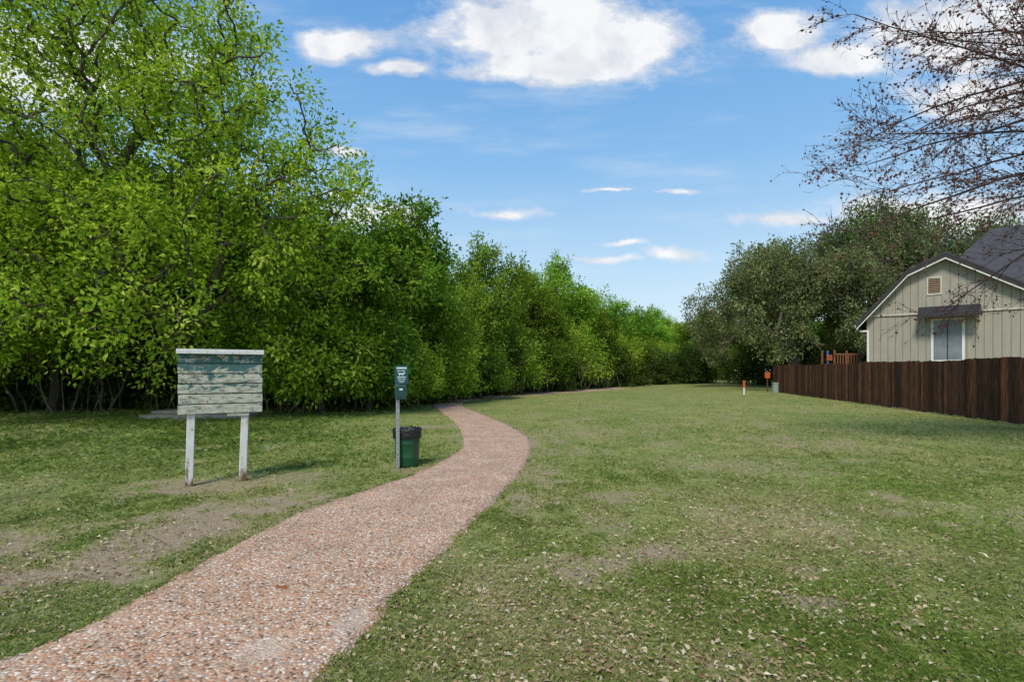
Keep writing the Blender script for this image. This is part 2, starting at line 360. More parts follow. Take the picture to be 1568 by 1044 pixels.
def tree_mesh(name,seed,lobes,trunk,ncl,lpc,leaf,spray,sw,mat,r0,up=.35,droop=.35,inner=.45,zmin=.8,bk=None,lumpy=1.,gapf=0.,rmin=.006):
    rng=np.random.default_rng(seed)
    lobes=np.array(lobes,float); vol=lobes[:,3]*lobes[:,4]*lobes[:,5]; vol=vol**.75
    li=rng.choice(len(lobes),ncl,p=vol/vol.sum())
    dr=rng.normal(size=(ncl,3)); dr/=np.linalg.norm(dr,axis=1,keepdims=True)
    rr=inner+(1.03-inner)*rng.random(ncl)**.55
    ph=rng.random(6)*6
    lump=1+lumpy*(.16*np.sin(dr[:,0]*5+ph[0]+li)*np.sin(dr[:,1]*5+ph[1])+.10*np.sin(dr[:,2]*9+ph[2]+li*2)+.08*np.sin(dr[:,0]*11+dr[:,2]*8+ph[3]))
    C=lobes[li,:3]+dr*lobes[li,3:]*(rr*lump)[:,None]
    k=C[:,2]>zmin
    if gapf>0:   # open pockets between limbs
        pk=np.sin(C[:,0]*2.1+ph[4])*np.sin(C[:,1]*1.7+ph[5])*np.sin(C[:,2]*2.4+ph[0])+.35*np.sin(C[:,0]*4.3+C[:,2]*3.1)
        k&=pk>-1+gapf
    C=C[k]; dr=dr[k]; ncl=len(C)
    tr=np.array(trunk,float)
    nodes=[tuple(tr[0])]; par=[-1]; plen=[0.]
    for a in range(1,len(tr)):
        for f in(.34,.67,1.):
            pnt=tr[a-1]*(1-f)+tr[a]*f+rng.normal(0,.04,3)
            nodes.append(tuple(pnt)); par.append(len(nodes)-2); plen.append(plen[-1]+np.linalg.norm(tr[a]-tr[a-1])/3)
    nt0=len(nodes)
    A=np.zeros((nt0+ncl*3,3)); A[:nt0]=nodes; PL=np.zeros(len(A)); PL[:nt0]=plen; PR=np.full(len(A),-1); PR[:nt0]=par
    cnt=nt0; first=max(2,nt0//3)
    order=np.argsort(np.linalg.norm(C-tr[-1],axis=1)+rng.random(ncl)*1.0)
    for c in order:
        dd=np.linalg.norm(A[first:cnt]-C[c],axis=1)+.28*PL[first:cnt]
        j=first+int(np.argmin(dd)); a0=A[j]; a1=C[c]; l=np.linalg.norm(a1-a0)
        for f in(.35,.7,1.):
            pt=a0*(1-f)+a1*f
            if f<1: pt=pt+rng.normal(0,.06*l+.01,3)+np.array([0,0,.10*l*math.sin(f*3.14)])
            A[cnt]=pt; PR[cnt]=j if f==.35 else cnt-1; PL[cnt]=PL[PR[cnt]]+l/3; cnt+=1
    W=np.zeros(cnt); W[nt0+2::3]=1
    for a in range(cnt-1,0,-1): W[PR[a]]+=W[a]
    rad=r0*(W/W[0])**.5+rmin
    idx=np.arange(1,cnt); P0=A[PR[idx]]; P1=A[idx]; R0=np.minimum(rad[PR[idx]],rad[idx]*1.35); R1=rad[idx]
    flare=P0[:,2]<.3; R0=np.where(flare,R0*1.25,R0)
    TV,TF=tubes(P0,P1,R0,R1,6)
    n=ncl*lpc; ci=np.repeat(np.arange(ncl),lpc)
    ax=dr+np.array([0,0,up])+rng.normal(0,.55,(ncl,3)); ax/=np.linalg.norm(ax,axis=1,keepdims=True)
    SL=spray*(.6+.8*rng.random(ncl))
    t=rng.random(n)*1.5-.5; g=rng.normal(0,1,(n,3))*(sw*(1-.45*np.clip(t,0,1)))[:,None]
    pos=C[ci]+ax[ci]*(t*SL[ci])[:,None]+g; pos[:,2]-=droop*.4*(g**2).sum(1)/max(sw,.01)*.3
    dv=g/ (sw+.001)*.8+ax[ci]*.7+rng.normal(0,.5,(n,3)); dv[:,2]-=droop
    nv=rng.normal(0,.5,(n,3))+dr[ci]*.75+np.array([0,0,.65])
    ln=leaf*(.6+.7*rng.random(n))
    LV=leafquads(rng,pos,dv,nv,ln,ln*(.42+.2*rng.random(n)))
    crnd=rng.normal(0,.18,ncl)
    rn=np.clip(rng.normal(.46,.2,n)+crnd[ci]+.14*np.clip(t,0,1),0,1)
    LF=(np.arange(n*4)+len(TV)).reshape(-1,4)
    return build_mesh(name,np.vstack([TV,LV]),[(TF,0,None),(LF,1,rn)],[bk or bark,mat])

spring=leafmat('leaf_spring',[(0,(.10,.185,.022)),(.4,(.24,.385,.036)),(.75,(.41,.56,.065)),(1,(.62,.69,.14))],.5,.06,.02)
green=leafmat('leaf_green',[(0,(.055,.115,.018)),(.4,(.15,.275,.032)),(.8,(.28,.43,.050)),(1,(.46,.58,.11))],.45,.38,.035)
oakm=leafmat('leaf_oak',[(0,(.055,.075,.028)),(.4,(.14,.18,.070)),(.8,(.23,.275,.115)),(1,(.35,.39,.20))],.36,.10)
under=leafmat('leaf_understory',[(0,(.03,.048,.012)),(.5,(.07,.11,.022)),(1,(.15,.22,.05))],.35,.2)  # leaf colour darkened: the shadow behind and under the trees is painted in

# big tree, near left
big=tree_mesh('big_tree',1,[(-13,15.5,8.0,5.6,4.0,5.0),(-9.4,15,7.0,3.5,3.0,3.6),(-6.5,15.2,5.7,2.3,2.0,2.0),(-10.3,15.5,11.2,3.2,2.8,2.4),(-16,15,6,4,3.4,4),(-12,13.4,3.8,4.2,1.8,2.0),(-7.6,16.5,3.6,1.8,1.6,1.5),(-8.3,14.8,9.2,1.9,1.7,1.7),(-5.5,15.2,6.8,1.5,1.2,1.1),(-10.6,14.8,2.1,2.0,.9,1.0),(-15.5,14.6,2.6,1.8,.9,1.2),(-14,15.5,12.6,3.5,2.5,2)],
  [(-9.9,16.9,0),(-10.3,16.7,1.2),(-10.9,16.4,2.6),(-11.8,15.9,4.4)],2000,54,.150,.64,.22,spring,.34,up=.45,droop=.3,inner=.3,zmin=1.25,lumpy=1.5,gapf=.68,rmin=.009)
add_obj('big_leafy_tree',big)
big2=tree_mesh('left_edge_tree',2,[(0,0,6,3.6,3,4),(1,0,3.4,2.8,2.4,2),(-1,0,9,2.6,2.6,2.6)],[(0,.5,0),(.1,.4,1.5),(.2,.2,3.5)],600,60,.15,.55,.24,spring,.2,up=.4,zmin=1.2,gapf=.5)
add_obj('leafy_tree',big2,(-19.5,17.5,0))
add_obj('leafy_tree',big2,(-16.3,18.8,0),2.2,(.85,.85,.9))

variants=[]
for k in range(5):
    rg=np.random.default_rng(50+k)
    lob=[(rg.normal(0,.25),rg.normal(0,.25),5.6,1.7,1.7,2.3)]
    for j in range(7):
        a=j*.9+rg.random(); lob.append((math.cos(a)*1.7,math.sin(a)*1.7,2.6+rg.random()*4.2,.85+rg.random()*.65,.85+rg.random()*.65,.8+rg.random()*.6))
    lob.append((rg.normal(0,.8),rg.normal(0,.8),7.9+rg.random()*.6,1.0,1.0,1.0))
    lob.append((rg.normal(0,1.2),rg.normal(0,1.2),7.0,.8,.8,1.1))
    variants.append(tree_mesh('wood_tree_%d'%k,60+k,lob,[(0,0,0),(.1,0,1.2),(.0,.1,3),(.1,0,5)],520,50,.20,.58,.22,green,.14,up=.6,inner=.5,zmin=1.8,lumpy=1.5,gapf=.55))
shr=[]
for k in range(2):
    rg=np.random.default_rng(80+k); lob=[(0,0,1.6,1.7,1.4,1.5)]
    for j in range(4):
        a=j*1.6+rg.random(); lob.append((math.cos(a)*1.1,math.sin(a)*1.0,1.1+rg.random()*1.7,.8,.8,.9))
    shr.append((tree_mesh('shrub_%d'%k,90+k,lob,[(0,0,0),(0,.05,.5),(.05,0,1.2)],260,46,.14,.45,.18,spring if k==0 else green,.07,up=.6,inner=.4,zmin=.8,lumpy=1.5,gapf=.4)))
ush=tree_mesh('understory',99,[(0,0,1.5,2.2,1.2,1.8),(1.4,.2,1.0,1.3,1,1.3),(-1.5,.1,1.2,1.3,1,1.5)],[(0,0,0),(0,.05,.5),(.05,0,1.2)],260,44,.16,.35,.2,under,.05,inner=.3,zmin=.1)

rng=np.random.default_rng(7)
row=[(-7.2,19.2,6.3),(-5.2,21.3,8.6),(-3.4,25,6.6),(-1.5,31,9.5),(1.5,38,8.4),(4.2,44,11.4),(6.8,50,9.8),(9.8,56,8.8),(12.8,62,10.4),(16.5,68,8.7),(20,74,10.6),(24,82,9.8),(29,90,10.6),(34,97,11),(39,100,12),(25,66,9.0),
 (-9.8,22,8.8),(-7.2,25,8.6),(-5,30,8.6),(-3,36,8.4),(0,43,9.3),(4,53,9.6),(11,66,10),(20,84,11),(28,98,11),(45,104,13),(52,100,13),(60,96,13),(46,88,11),(38,84,9),
 (-13,22.5,9.5),(-16.5,22,10),(-20.5,21.5,10),(-24.5,20,10),(-28.5,19,10),(-15.5,27,11),(-23,26,12),(-33,20,11),(-11,28,10),(34,58,8),(42,62,9),(52,66,10),(48,50,9),(56,46,10)]
for i,(x,y,h) in enumerate(row):
    s=h/9.2; wv=s*(.82+.34*rng.random())
    if y>45: wv*=1.10
    add_obj('tree',variants[(i*3)%5],(x,y,0),rng.random()*6.28,(wv,wv,s))
for i,(x,y,s) in enumerate([(-6.6,17.8,1.2),(-5.3,19.0,1.05),(-4.2,20.8,.8),(-8.4,18.6,1.2),(-2.9,23.8,.8),(-1.7,27.6,1.0),(.4,32.8,1.0),(2.6,37,1.1),(4.9,42,1.5),(8,48,1.2),(10.4,52,1.5),(13.6,58,1.5),(18,65,1.2),(21,69,1.5),(25,76,1.5),(30,83,1.6),(36,88,1.6),(-21,16.5,1.0)]):
    add_obj('shrub',shr[i%2],(x,y,0),rng.random()*6.28,(s,s,s*(.9+.3*rng.random())))
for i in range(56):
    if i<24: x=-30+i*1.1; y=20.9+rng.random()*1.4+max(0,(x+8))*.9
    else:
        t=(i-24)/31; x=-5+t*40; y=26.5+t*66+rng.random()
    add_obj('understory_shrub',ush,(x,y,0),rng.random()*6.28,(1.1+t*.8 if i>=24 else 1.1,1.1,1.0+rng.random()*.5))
for i,(x,y) in enumerate([(31,52),(36,54),(27,56),(41,52),(22,62),(46,50),(33,47),(38,46)]):
    add_obj('understory_shrub',ush,(x,y,0),i,(1.7,1.4,1.5))
# thin stems and vines at the wood's edge
rng=np.random.default_rng(31); p0=[];p1=[];r0=[];r1=[]
for i in range(200):
    if i<120: x=-24+rng.random()*20; y=18.0+rng.random()*2.5+max(0,x+7)*1.1
    else:
        t=rng.random(); x=-4+t*26; y=23.5+t*44+rng.random()*2
    p=np.array([x,y,0.]); d=np.array([rng.normal(0,.25),rng.normal(0,.25),1.]); r=.012+.03*rng.random()**2
    for s in range(6):
        q=p+d*(.35+.25*rng.random()); p0.append(p);p1.append(q);r0.append(r*(1-s*.12));r1.append(r*(1-(s+1)*.12)); p=q; d=d+rng.normal(0,.22,3); d/=np.linalg.norm(d)
SV,SF=tubes(np.array(p0),np.array(p1),np.array(r0),np.array(r1),5)
stemm=simple('stem_bark',(.26,.21,.16),(.12,.09,.07),10,.9)
add_obj('undergrowth_stems',build_mesh('undergrowth_stems',SV,[(SF,0,None)],[stemm]))

# oaks at right
oak=[]
for k in range(2):
    rg=np.random.default_rng(120+k); lob=[]
    for j in range(18):
        a=rg.random()*6.28; r=rg.random()**.6*5.6; z=5.2+6.0*(1-(r/6.8)**2)*rg.random()**.5
        s=1.3+rg.random()*1.0; lob.append((math.cos(a)*r,math.sin(a)*r,z,s*1.15,s*1.15,s*.78))
    for j in range(8):
        a=j*.785+rg.random()*.4; lob.append((math.cos(a)*6.2,math.sin(a)*6.2,3.4+rg.random()*2.6,1.6,1.6,1.3))
    oak.append(tree_mesh('oak_%d'%k,130+k,lob,[(1.6,0,0),(1.3,.1,1.5),(.6,0,3.2),(0,0,4.8)],1250,44,.21,.48,.25,oakm,.42,up=.2,inner=.3,zmin=2.3,gapf=.30))
add_obj('oak_tree',oak[0],(22.8,43,0),.3,(1.10,1.10,1.16))
add_obj('oak_tree',oak[1],(32.5,46,0),2.0,(1.12,1.12,1.40))
add_obj('oak_tree',oak[0],(42,47,0),4.0,(1.1,1.1,1.36))
add_obj('oak_tree',oak[1],(28,58,0),1.0,(.9,.9,.9))

# bare tree with seed balls, upper right
rng=np.random.default_rng(77)
S0=[];S1=[];Q0=[];Q1=[];tips=[]
def grow(p,d,length,r,level,nseg):
    d=d/np.linalg.norm(d)
    sl_=length/nseg
    for s in range(nseg):
        f=s/nseg
        d=d+rng.normal(0,.07+.04*level,3)+np.array([-.01,0,-.030 if level<2 else .02]); d/=np.linalg.norm(d)
        q=p+d*sl_
        r0=r*(1-f*.8); r1=r*(1-(s+1)/nseg*.8)
        S0.append(p);S1.append(q);Q0.append(r0);Q1.append(r1)
        if level<3 and (level>0 or f>.15) and rng.random()<[1,.88,.6][level]:
            for _ in range(2 if level==0 and rng.random()<.5 else 1):
                ax=rng.normal(size=3); ax-=ax.dot(d)*d; ax/=np.linalg.norm(ax)
                nd=d*.9+ax*(.45+.35*rng.random())
                L=[1.6,.82,.30][level]*(.5+.7*rng.random())*(1-f*.45)
                grow(q,nd,L,max(r1*.55,.0045),level+1,[8,6,3][level])
        if level>=2 and rng.random()<.26: tips.append(q+rng.normal(0,.012,3))
        if level==1 and rng.random()<.28: tips.append(q+rng.normal(0,.012,3))
        p=q
base=np.array([14.3,9.4,0]); tk=[base,base+[0,.05,2.5],base+[-.15,0,4.5],base+[-.2,.1,7],base+[-.1,.1,10],base+[0,0,13]]
for a in range(5):
    S0.append(tk[a]);S1.append(tk[a+1]);Q0.append(.24-a*.04);Q1.append(.20-a*.04)
for (sz_,tx,ty,tz) in [(4.6,6.9,8.6,4.2),(5.2,6.1,8.0,5.0),(5.8,5.8,8.8,5.4),(6.4,6.3,8.2,6.4),(6.8,6.8,9.6,6.4),(7.4,6.8,8.6,7.7),(8.2,7.5,8.4,8.7),(5.4,7.5,7.6,5.6),(6.2,7.5,7.2,6.8),(4.4,8.2,8.2,3.8),(9,8.2,9,9.8),(7,8.4,10.5,7.1),(5.0,8.2,10.4,4.7),(5.6,7.0,9.8,4.7),(7.8,6.6,9.2,7.2),(6.0,7.0,8.4,6.0),(6.6,7.6,8.9,7.4),(5.1,7.9,9.2,5.3),(4.9,7.4,8.0,4.6),(7.1,7.2,8.0,7.9),(5.5,8.0,8.6,6.3),(4.7,8.3,9.0,4.3)]:
    p=np.array([14.15,9.45,sz_]); t=np.array([tx,ty,tz]); L=np.linalg.norm(t-p)
    d=(t-p)/L+np.array([0,0,.20]); grow(p,d,L*1.0,.045,0,12)
TV,TF=tubes(np.array(S0),np.array(S1),np.array(Q0),np.array(Q1),4)
T=np.array(tips); n=len(T); oct_=np.array([(1,0,0),(-1,0,0),(0,1,0),(0,-1,0),(0,0,1),(0,0,-1)],float)
s=(.012+.018*rng.random(n)**1.5)[:,None,None]
OV=(T[:,None,:]+oct_[None]*s*(1+.35*rng.normal(size=(n,6,1)))).reshape(-1,3)
of=np.array([(0,2,4),(2,1,4),(1,3,4),(3,0,4),(2,0,5),(1,2,5),(3,1,5),(0,3,5)])
OF=(np.arange(n)[:,None,None]*6+of[None]+len(TV)).reshape(-1,3)
podm=simple('seed_pod',(.22,.085,.055),(.10,.04,.03),20,.8)
add_obj('bare_tree',build_mesh('bare_tree',np.vstack([TV,OV]),[(TF,0,None),(OF,1,None)],[bark2,podm]))
print('bare segs',len(S0),'pods',n)

# ------------------------------------------------------------ box-part helper
def boxes(name,bl,mat,parent=None,bev=0,loc=(0,0,0),rotz=0):
    V=[];F=[];r=[]
    rg=np.random.default_rng(len(bl)+int(abs(sum(bl[0]))*100)%1000)
    for (x0,x1,y0,y1,z0,z1) in bl:
        b=len(V); V+=[(x0,y0,z0),(x1,y0,z0),(x1,y1,z0),(x0,y1,z0),(x0,y0,z1),(x1,y0,z1),(x1,y1,z1),(x0,y1,z1)]
        F+=[(b,b+3,b+2,b+1),(b+4,b+5,b+6,b+7),(b,b+1,b+5,b+4),(b+1,b+2,b+6,b+5),(b+2,b+3,b+7,b+6),(b+3,b,b+4,b+7)]
        r+=[rg.random()]*6
    me=build_mesh(name,V,[(np.array(F),0,np.array(r))],[mat])
    o=add_obj(name,me,loc,rotz,(1,1,1),parent)
    if bev:
        md=o.modifiers.new('bevel','BEVEL'); md.width=bev; md.segments=2; md.limit_method='ANGLE'
    return o
def prism(name,poly,y0,y1,mat,parent):
    n=len(poly); V=[(a,y0,b) for a,b in poly]+[(a,y1,b) for a,b in poly]
    me=bpy.data.meshes.new(name); F=[tuple(range(n)),tuple(range(2*n-1,n-1,-1))]+[(i,i+n,(i+1)%n+n,(i+1)%n) for i in range(n)]
    me.from_pydata(V,[],F); me.materials.append(mat); me.update()
    return add_obj(name,me,parent=parent)

# ------------------------------------------------------------ fence
fm,nt,_,_=newmat('fence_wood'); v=objco(nt,(9,9,.7)); n1=noise(nt,v,3,7,.65); rr=attr(nt,'rnd')
c=ramp(nt,n1,[(.28,(.030,.015,.009)),(.5,(.095,.045,.025)),(.68,(.20,.102,.055)),(.85,(.35,.22,.13))])
c=mixc(nt,1.0,c,ramp(nt,rr,[(0,(.42,.42,.43)),(.5,(.95,.9,.84)),(.85,(1.4,1.2,1.0)),(1,(2.1,1.6,1.2))]),'MULTIPLY')
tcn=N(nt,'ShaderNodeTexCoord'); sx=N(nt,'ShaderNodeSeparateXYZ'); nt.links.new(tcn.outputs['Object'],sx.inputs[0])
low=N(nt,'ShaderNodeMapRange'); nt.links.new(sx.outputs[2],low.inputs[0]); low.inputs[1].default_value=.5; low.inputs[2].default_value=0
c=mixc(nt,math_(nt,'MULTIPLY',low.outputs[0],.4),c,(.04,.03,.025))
finish(nt,c,.85,n1,.5,.01,.15)
fv=Vector((4.8,22.75,0)); fl=fv.length; fang=math.atan2(fv.y,fv.x)
x0,y0=14-4.8*.42,14-22.75*.42; Ltot=fl*1.42
fe=empty('wood_fence',(x0,y0,0),fang)
rg=np.random.default_rng(2); bl=[];t=0
while t<Ltot:
    wdt=.138+rg.normal(0,.002); sec=int(t/2.44); zt=1.88+((sec*37)%5-2)*.014+rg.normal(0,.008)
    o_=rg.normal(0,.003); bl.append((t,t+wdt,-.01+o_,.010+o_,.03+rg.random()*.03,zt)); t+=wdt+.005+rg.random()*.010
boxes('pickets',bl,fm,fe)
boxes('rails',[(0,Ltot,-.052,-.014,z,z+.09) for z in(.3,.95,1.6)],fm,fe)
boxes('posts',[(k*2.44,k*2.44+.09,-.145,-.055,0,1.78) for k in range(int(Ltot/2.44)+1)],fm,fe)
bl=[];t=0
while t<14: bl.append((t,t+.138,-.01,.01,.04,1.72+rg.normal(0,.006))); t+=.145
boxes('return_pickets',bl,fm,fe,0,(Ltot,0,0),R(-84))

# ------------------------------------------------------------ house
sd,nt,_,_=newmat('siding_paint'); v=objco(nt,(3,3,.6)); n1=noise(nt,v,2,6,.6)
finish(nt,ramp(nt,n1,[(.3,(.30,.275,.215)),(.7,(.37,.34,.27))]),.75,n1,.1,.005)
trim=simple('trim_cream',(.60,.56,.46),(.50,.46,.37),5,.6)
dark=simple('dark_trim',(.045,.035,.03),(.03,.025,.022),5,.6)
whitep=simple('white_trim',(.75,.74,.70),(.66,.65,.6),6,.5)
sh,nt,_,_=newmat('shingles'); v=objco(nt); bt=N(nt,'ShaderNodeTexBrick'); nt.links.new(v,bt.inputs[0]); bt.inputs['Scale'].default_value=3.2
bt.inputs['Color1'].default_value=(.045,.043,.05,1); bt.inputs['Color2'].default_value=(.085,.08,.092,1); bt.inputs['Mortar'].default_value=(.02,.02,.024,1); bt.inputs['Mortar Size'].default_value=.01
n1=noise(nt,v,40,4,.7); finish(nt,mixc(nt,.35,bt.outputs[0],ramp(nt,n1,[(.3,.025),(.7,.12)])),.9,n1,.3,.01,.1)
glass,nt,_,_=newmat('window_glass'); gb=noise(nt,objco(nt),1.5,3)
finish(nt,ramp(nt,gb,[(.3,(.10,.12,.14)),(.7,(.20,.23,.25))]),.12,spec=.8)
H=empty('house',(18.7,27,0),-math.atan2(.8,1))
prism('walls',[(0,0),(7.6,0),(7.6,4.36),(0,4.36)],0,9,sd,H)
gp=[(0,4.363),(7.3,4.363),(5.9,5.25),(3.16,7.06),(1.72,6.36)]
prism('gable',gp,-.035,8.9,sd,H)
def ztop(t): return float(np.interp(t,[0,1.72,3.16,5.9,7.3],[4.37,6.36,7.06,5.25,4.37]))
bl=[]
t=.3
gr=simple('groove',(.15,.135,.10),(.12,.105,.08),5,.8)
while t<7.5:
    if not (2.6<t<3.9): bl.append((t-.010,t+.010,-.006,.002,0,4.32))
    else: bl.append((t-.010,t+.010,-.006,.002,0,1.9))
    t+=.305
boxes('siding_grooves',bl,gr,H)
bl=[];t=.3
while t<7.1:
    if not(2.42<t<3.08): bl.append((t-.010,t+.010,-.040,-.034,4.41,ztop(t)-.08))
    else: bl.append((t-.010,t+.010,-.040,-.034,4.41,5.2))
    t+=.305
boxes('gable_grooves',bl,gr,H)
boxes('band_board',[(-.03,7.62,-.055,-.0355,4.33,4.40)],trim,H)
def slab(name,pts,th,y0,y1,mat):
    for i,(a,b) in enumerate(zip(pts[:-1],pts[1:])):
        a=np.array(a,float);b=np.array(b,float)
        prism(name+'_%d'%i,[tuple(a),tuple(b),(b[0],b[1]+th),(a[0],a[1]+th)],y0+i*.003,y1,mat,H)
rp=[(-.42,3.86),(1.72,6.44),(3.16,7.13),(5.9,5.32),(8.1,3.95)]
slab('roof_shingle',[(a,b+.05) for a,b in rp],.09,-.45,9.2,sh)
slab('rake_board',[(a,b-.13) for a,b in rp],.17,-.44,-.40,dark)
slab('rake_trim',[(a,b-.21) for a,b in rp],.085,-.425,-.385,whitep)
slab('soffit',[(a,b-.03) for a,b in rp],.05,-.40,-.05,trim)
me=bpy.data.meshes.new('main_roof')
Vr=[(3.0,1.2,6.4),(16,1.2,4.6),(16,12,4.0),(2.0,12,4.0),(5.2,5.6,9.3),(15,5.6,9.3),(8,-.2,4.2),(16,-.2,4.2)]
me.from_pydata(Vr,[],[(0,6,7,5,4),(2,3,4,5),(3,0,4),(7,2,5)]); me.materials.append(sh); add_obj('main_roof',me,parent=H)
boxes('side_wing_walls',[(7.61,16,.6,11.5,0,4.1)],sd,H)
boxes('window_frame',[(2.62,2.72,-.05,-.004,1.95,4.08),(3.78,3.88,-.05,-.004,1.95,4.08),(2.721,3.779,-.045,-.004,3.99,4.08),(2.721,3.779,-.045,-.004,1.95,2.04)],whitep,H)
boxes('window_mullion',[(3.23,3.27,-.036,-.006,2.041,3.989)],dark,H)
boxes('window_glass',[(2.722,3.778,-.02,-.012,2.041,3.989)],glass,H)
me=bpy.data.meshes.new('awning')
Va=[(2.15,-.75,4.18),(4.45,-.75,4.18),(4.45,-.06,4.68),(2.15,-.06,4.68),(2.15,-.75,4.10),(4.45,-.75,4.10),(4.45,-.06,4.56),(2.15,-.06,4.56)]
awm=simple('awning_shingle',(.05,.05,.055),(.025,.025,.028),25,.9,.1,.4)
me.from_pydata(Va,[],[(0,1,2,3),(4,7,6,5),(0,4,5,1),(1,5,6,2),(3,2,6,7),(0,3,7,4)]); me.materials.append(awm); add_obj('window_awning',me,parent=H)
boxes('awning_fascia',[(2.14,4.46,-.775,-.752,4.09,4.17)],dark,H)
boxes('awning_brackets',[(2.3,2.36,-.6,-.058,4.0,4.12),(4.24,4.3,-.6,-.058,4.0,4.12)],trim,H)
boxes('vent_frame',[(2.46,2.52,-.07,-.041,5.25,6.15),(2.98,3.04,-.07,-.041,5.25,6.15),(2.521,2.979,-.07,-.041,6.07,6.15),(2.521,2.979,-.07,-.041,5.25,5.33)],trim,H)
boxes('vent_back',[(2.521,2.979,-.045,-.041,5.331,6.069)],dark,H)
boxes('vent_louvers',[(2.522,2.978,-.066,-.05,5.36+i*.09,5.41+i*.09) for i in range(8)],simple('louver',(.33,.22,.13),(.25,.16,.1)),H)
boxes('downspout',[(.02,.11,-.12,-.045,0,3.6),(-.3,.1,-.119,-.046,3.55,3.64)],whitep,H,.01)
boxes('gutter',[(-.5,-.38,-.3,9,3.78,3.9)],trim,H,.01)

dk=empty('wooden_playset',(19.0,30.2,0))
wd=simple('cedar',(.26,.11,.05),(.16,.07,.035),8,.8)
boxes('posts',[(x,x+.09,y,y+.09,0,2.75) for x in(0,1.5) for y in(0,1.2)],wd,dk,.01)
boxes('platform',[(-.05,1.64,-.05,1.34,1.75,1.83)],wd,dk)
boxes('railing',[(-.05,1.64,-.04,-.01,2.45,2.54)]+[(i*.16,i*.16+.07,-.035,-.012,1.831,2.449) for i in range(1,10)],wd,dk)
boxes('climbing_panel',[(-.45,-.1,-.02,.02,2.1,2.45)],simple('red_plastic',(.35,.10,.05)),dk,.02)
boxes('panel_post',[(-.4,-.3,.021,.08,0,2.7)],simple('blue_plastic',(.06,.16,.5)),dk,.01)

# ------------------------------------------------------------ noticeboard
pw,nt,_,_=newmat('peeling_paint'); v=objco(nt,(2.2,2.2,6)); n1=noise(nt,v,3.4,9,.75); n2=noise(nt,objco(nt,(1,1,2.0)),4.0,8,.72,.9)
rr=attr(nt,'rnd')
c=ramp(nt,n1,[(.30,(.08,.09,.07)),(.42,(.24,.26,.20)),(.50,(.44,.45,.36)),(.66,(.60,.58,.48)),(.78,(.35,.31,.24))])
tcn=N(nt,'ShaderNodeTexCoord'); sx=N(nt,'ShaderNodeSeparateXYZ'); nt.links.new(tcn.outputs['Object'],sx.inputs[0])
hi=N(nt,'ShaderNodeMapRange'); nt.links.new(sx.outputs[2],hi.inputs[0]); hi.inputs[1].default_value=1.20; hi.inputs[2].default_value=1.75
teal=math_(nt,'ADD',math_(nt,'MULTIPLY',hi.outputs[0],.58),math_(nt,'MULTIPLY',math_(nt,'SUBTRACT',n2,.5),2.4))
teal=math_(nt,'ADD',teal,math_(nt,'MULTIPLY',math_(nt,'SUBTRACT',rr,.5),.2))
tm=N(nt,'ShaderNodeMapRange'); nt.links.new(teal,tm.inputs[0]); tm.inputs[1].default_value=.25; tm.inputs[2].default_value=.35
c=mixc(nt,math_(nt,'MULTIPLY',tm.outputs[0],.9),c,(.028,.115,.115))
ru=noise(nt,objco(nt),16,5,.7); rm=N(nt,'ShaderNodeMapRange'); nt.links.new(ru,rm.inputs[0]); rm.inputs[1].default_value=.62; rm.inputs[2].default_value=.66
c=mixc(nt,rm.outputs[0],c,(.27,.12,.05))
finish(nt,c,.8,n1,.6,.01,.1)
pwh,nt,_,_=newmat('peeling_white'); n1=noise(nt,objco(nt,(1,1,.35)),13,8,.7)
tcn=N(nt,'ShaderNodeTexCoord'); sx=N(nt,'ShaderNodeSeparateXYZ'); nt.links.new(tcn.outputs['Object'],sx.inputs[0])
lo=N(nt,'ShaderNodeMapRange'); nt.links.new(sx.outputs[2],lo.inputs[0]); lo.inputs[1].default_value=.30; lo.inputs[2].default_value=0; lo.inputs[4].default_value=.28
c=ramp(nt,math_(nt,'SUBTRACT',n1,lo.outputs[0]),[(.24,(.16,.09,.05)),(.36,(.38,.33,.27)),(.43,(.62,.61,.58)),(.6,(.70,.69,.67))])
finish(nt,c,.7,n1,.4,.01,.2)
ux,uy=(-3.46+4.31),(7.1-6.6); W=math.hypot(ux,uy); kang=math.atan2(uy,ux)
Kk=empty('notice_board',(-4.31,6.6,0),kang)
z0=.935; nb=6; ph=(1.735-z0)/nb; bl=[]
for k in range(nb):
    bl.append((0.006*(k%2),W-.005*((k+1)%2),-.018,.002,z0+k*ph+.004,z0+(k+1)*ph-.009))
boxes('planks',bl,pw,Kk,.003)
boxes('backing',[(.01,W-.01,.0035,.10,z0+.01,1.74)],simple('old_ply',(.06,.055,.045),(.03,.028,.025)),Kk)
boxes('cap_board',[(-.015,W+.015,-.07,.15,1.752,1.787)],pwh,Kk,.004)
boxes('cap_fascia',[(-.014,W+.014,-.074,-.05,1.725,1.768)],pwh,Kk,.003)
def leanpost(x,xb):
    Vp=[];h=.045
    for (cx,z) in((xb,-.05),(x,1.70)):
        Vp+=[(cx-h,.016,z),(cx+h,.016,z),(cx+h,.106,z),(cx-h,.106,z)]
    return Vp
for nm,xt,xb in(('post_left',.165,.12),('post_right',.80,.74)):
    me=build_mesh(nm,np.array(leanpost(xt,xb)),[(np.array([(0,3,2,1),(4,5,6,7),(0,1,5,4),(1,2,6,5),(2,3,7,6),(3,0,4,7)]),0,None)],[pwh])
    o=add_obj(nm,me,(0,0,0),0,(1,1,1),Kk); md=o.modifiers.new('b','BEVEL'); md.width=.006; md.segments=2
boxes('nail_heads',[(x,x+.008,-.021,-.0185,z0+k*ph+.06,z0+k*ph+.068) for k in range(nb) for x in(.12,.5,.86)],simple('rust',(.20,.08,.04)),Kk)
boxes('latches',[(x,x+.035,-.045,-.019,1.665,1.70) for x in(.27,.47,.66)],simple('brass',(.30,.22,.10)),Kk,.003)
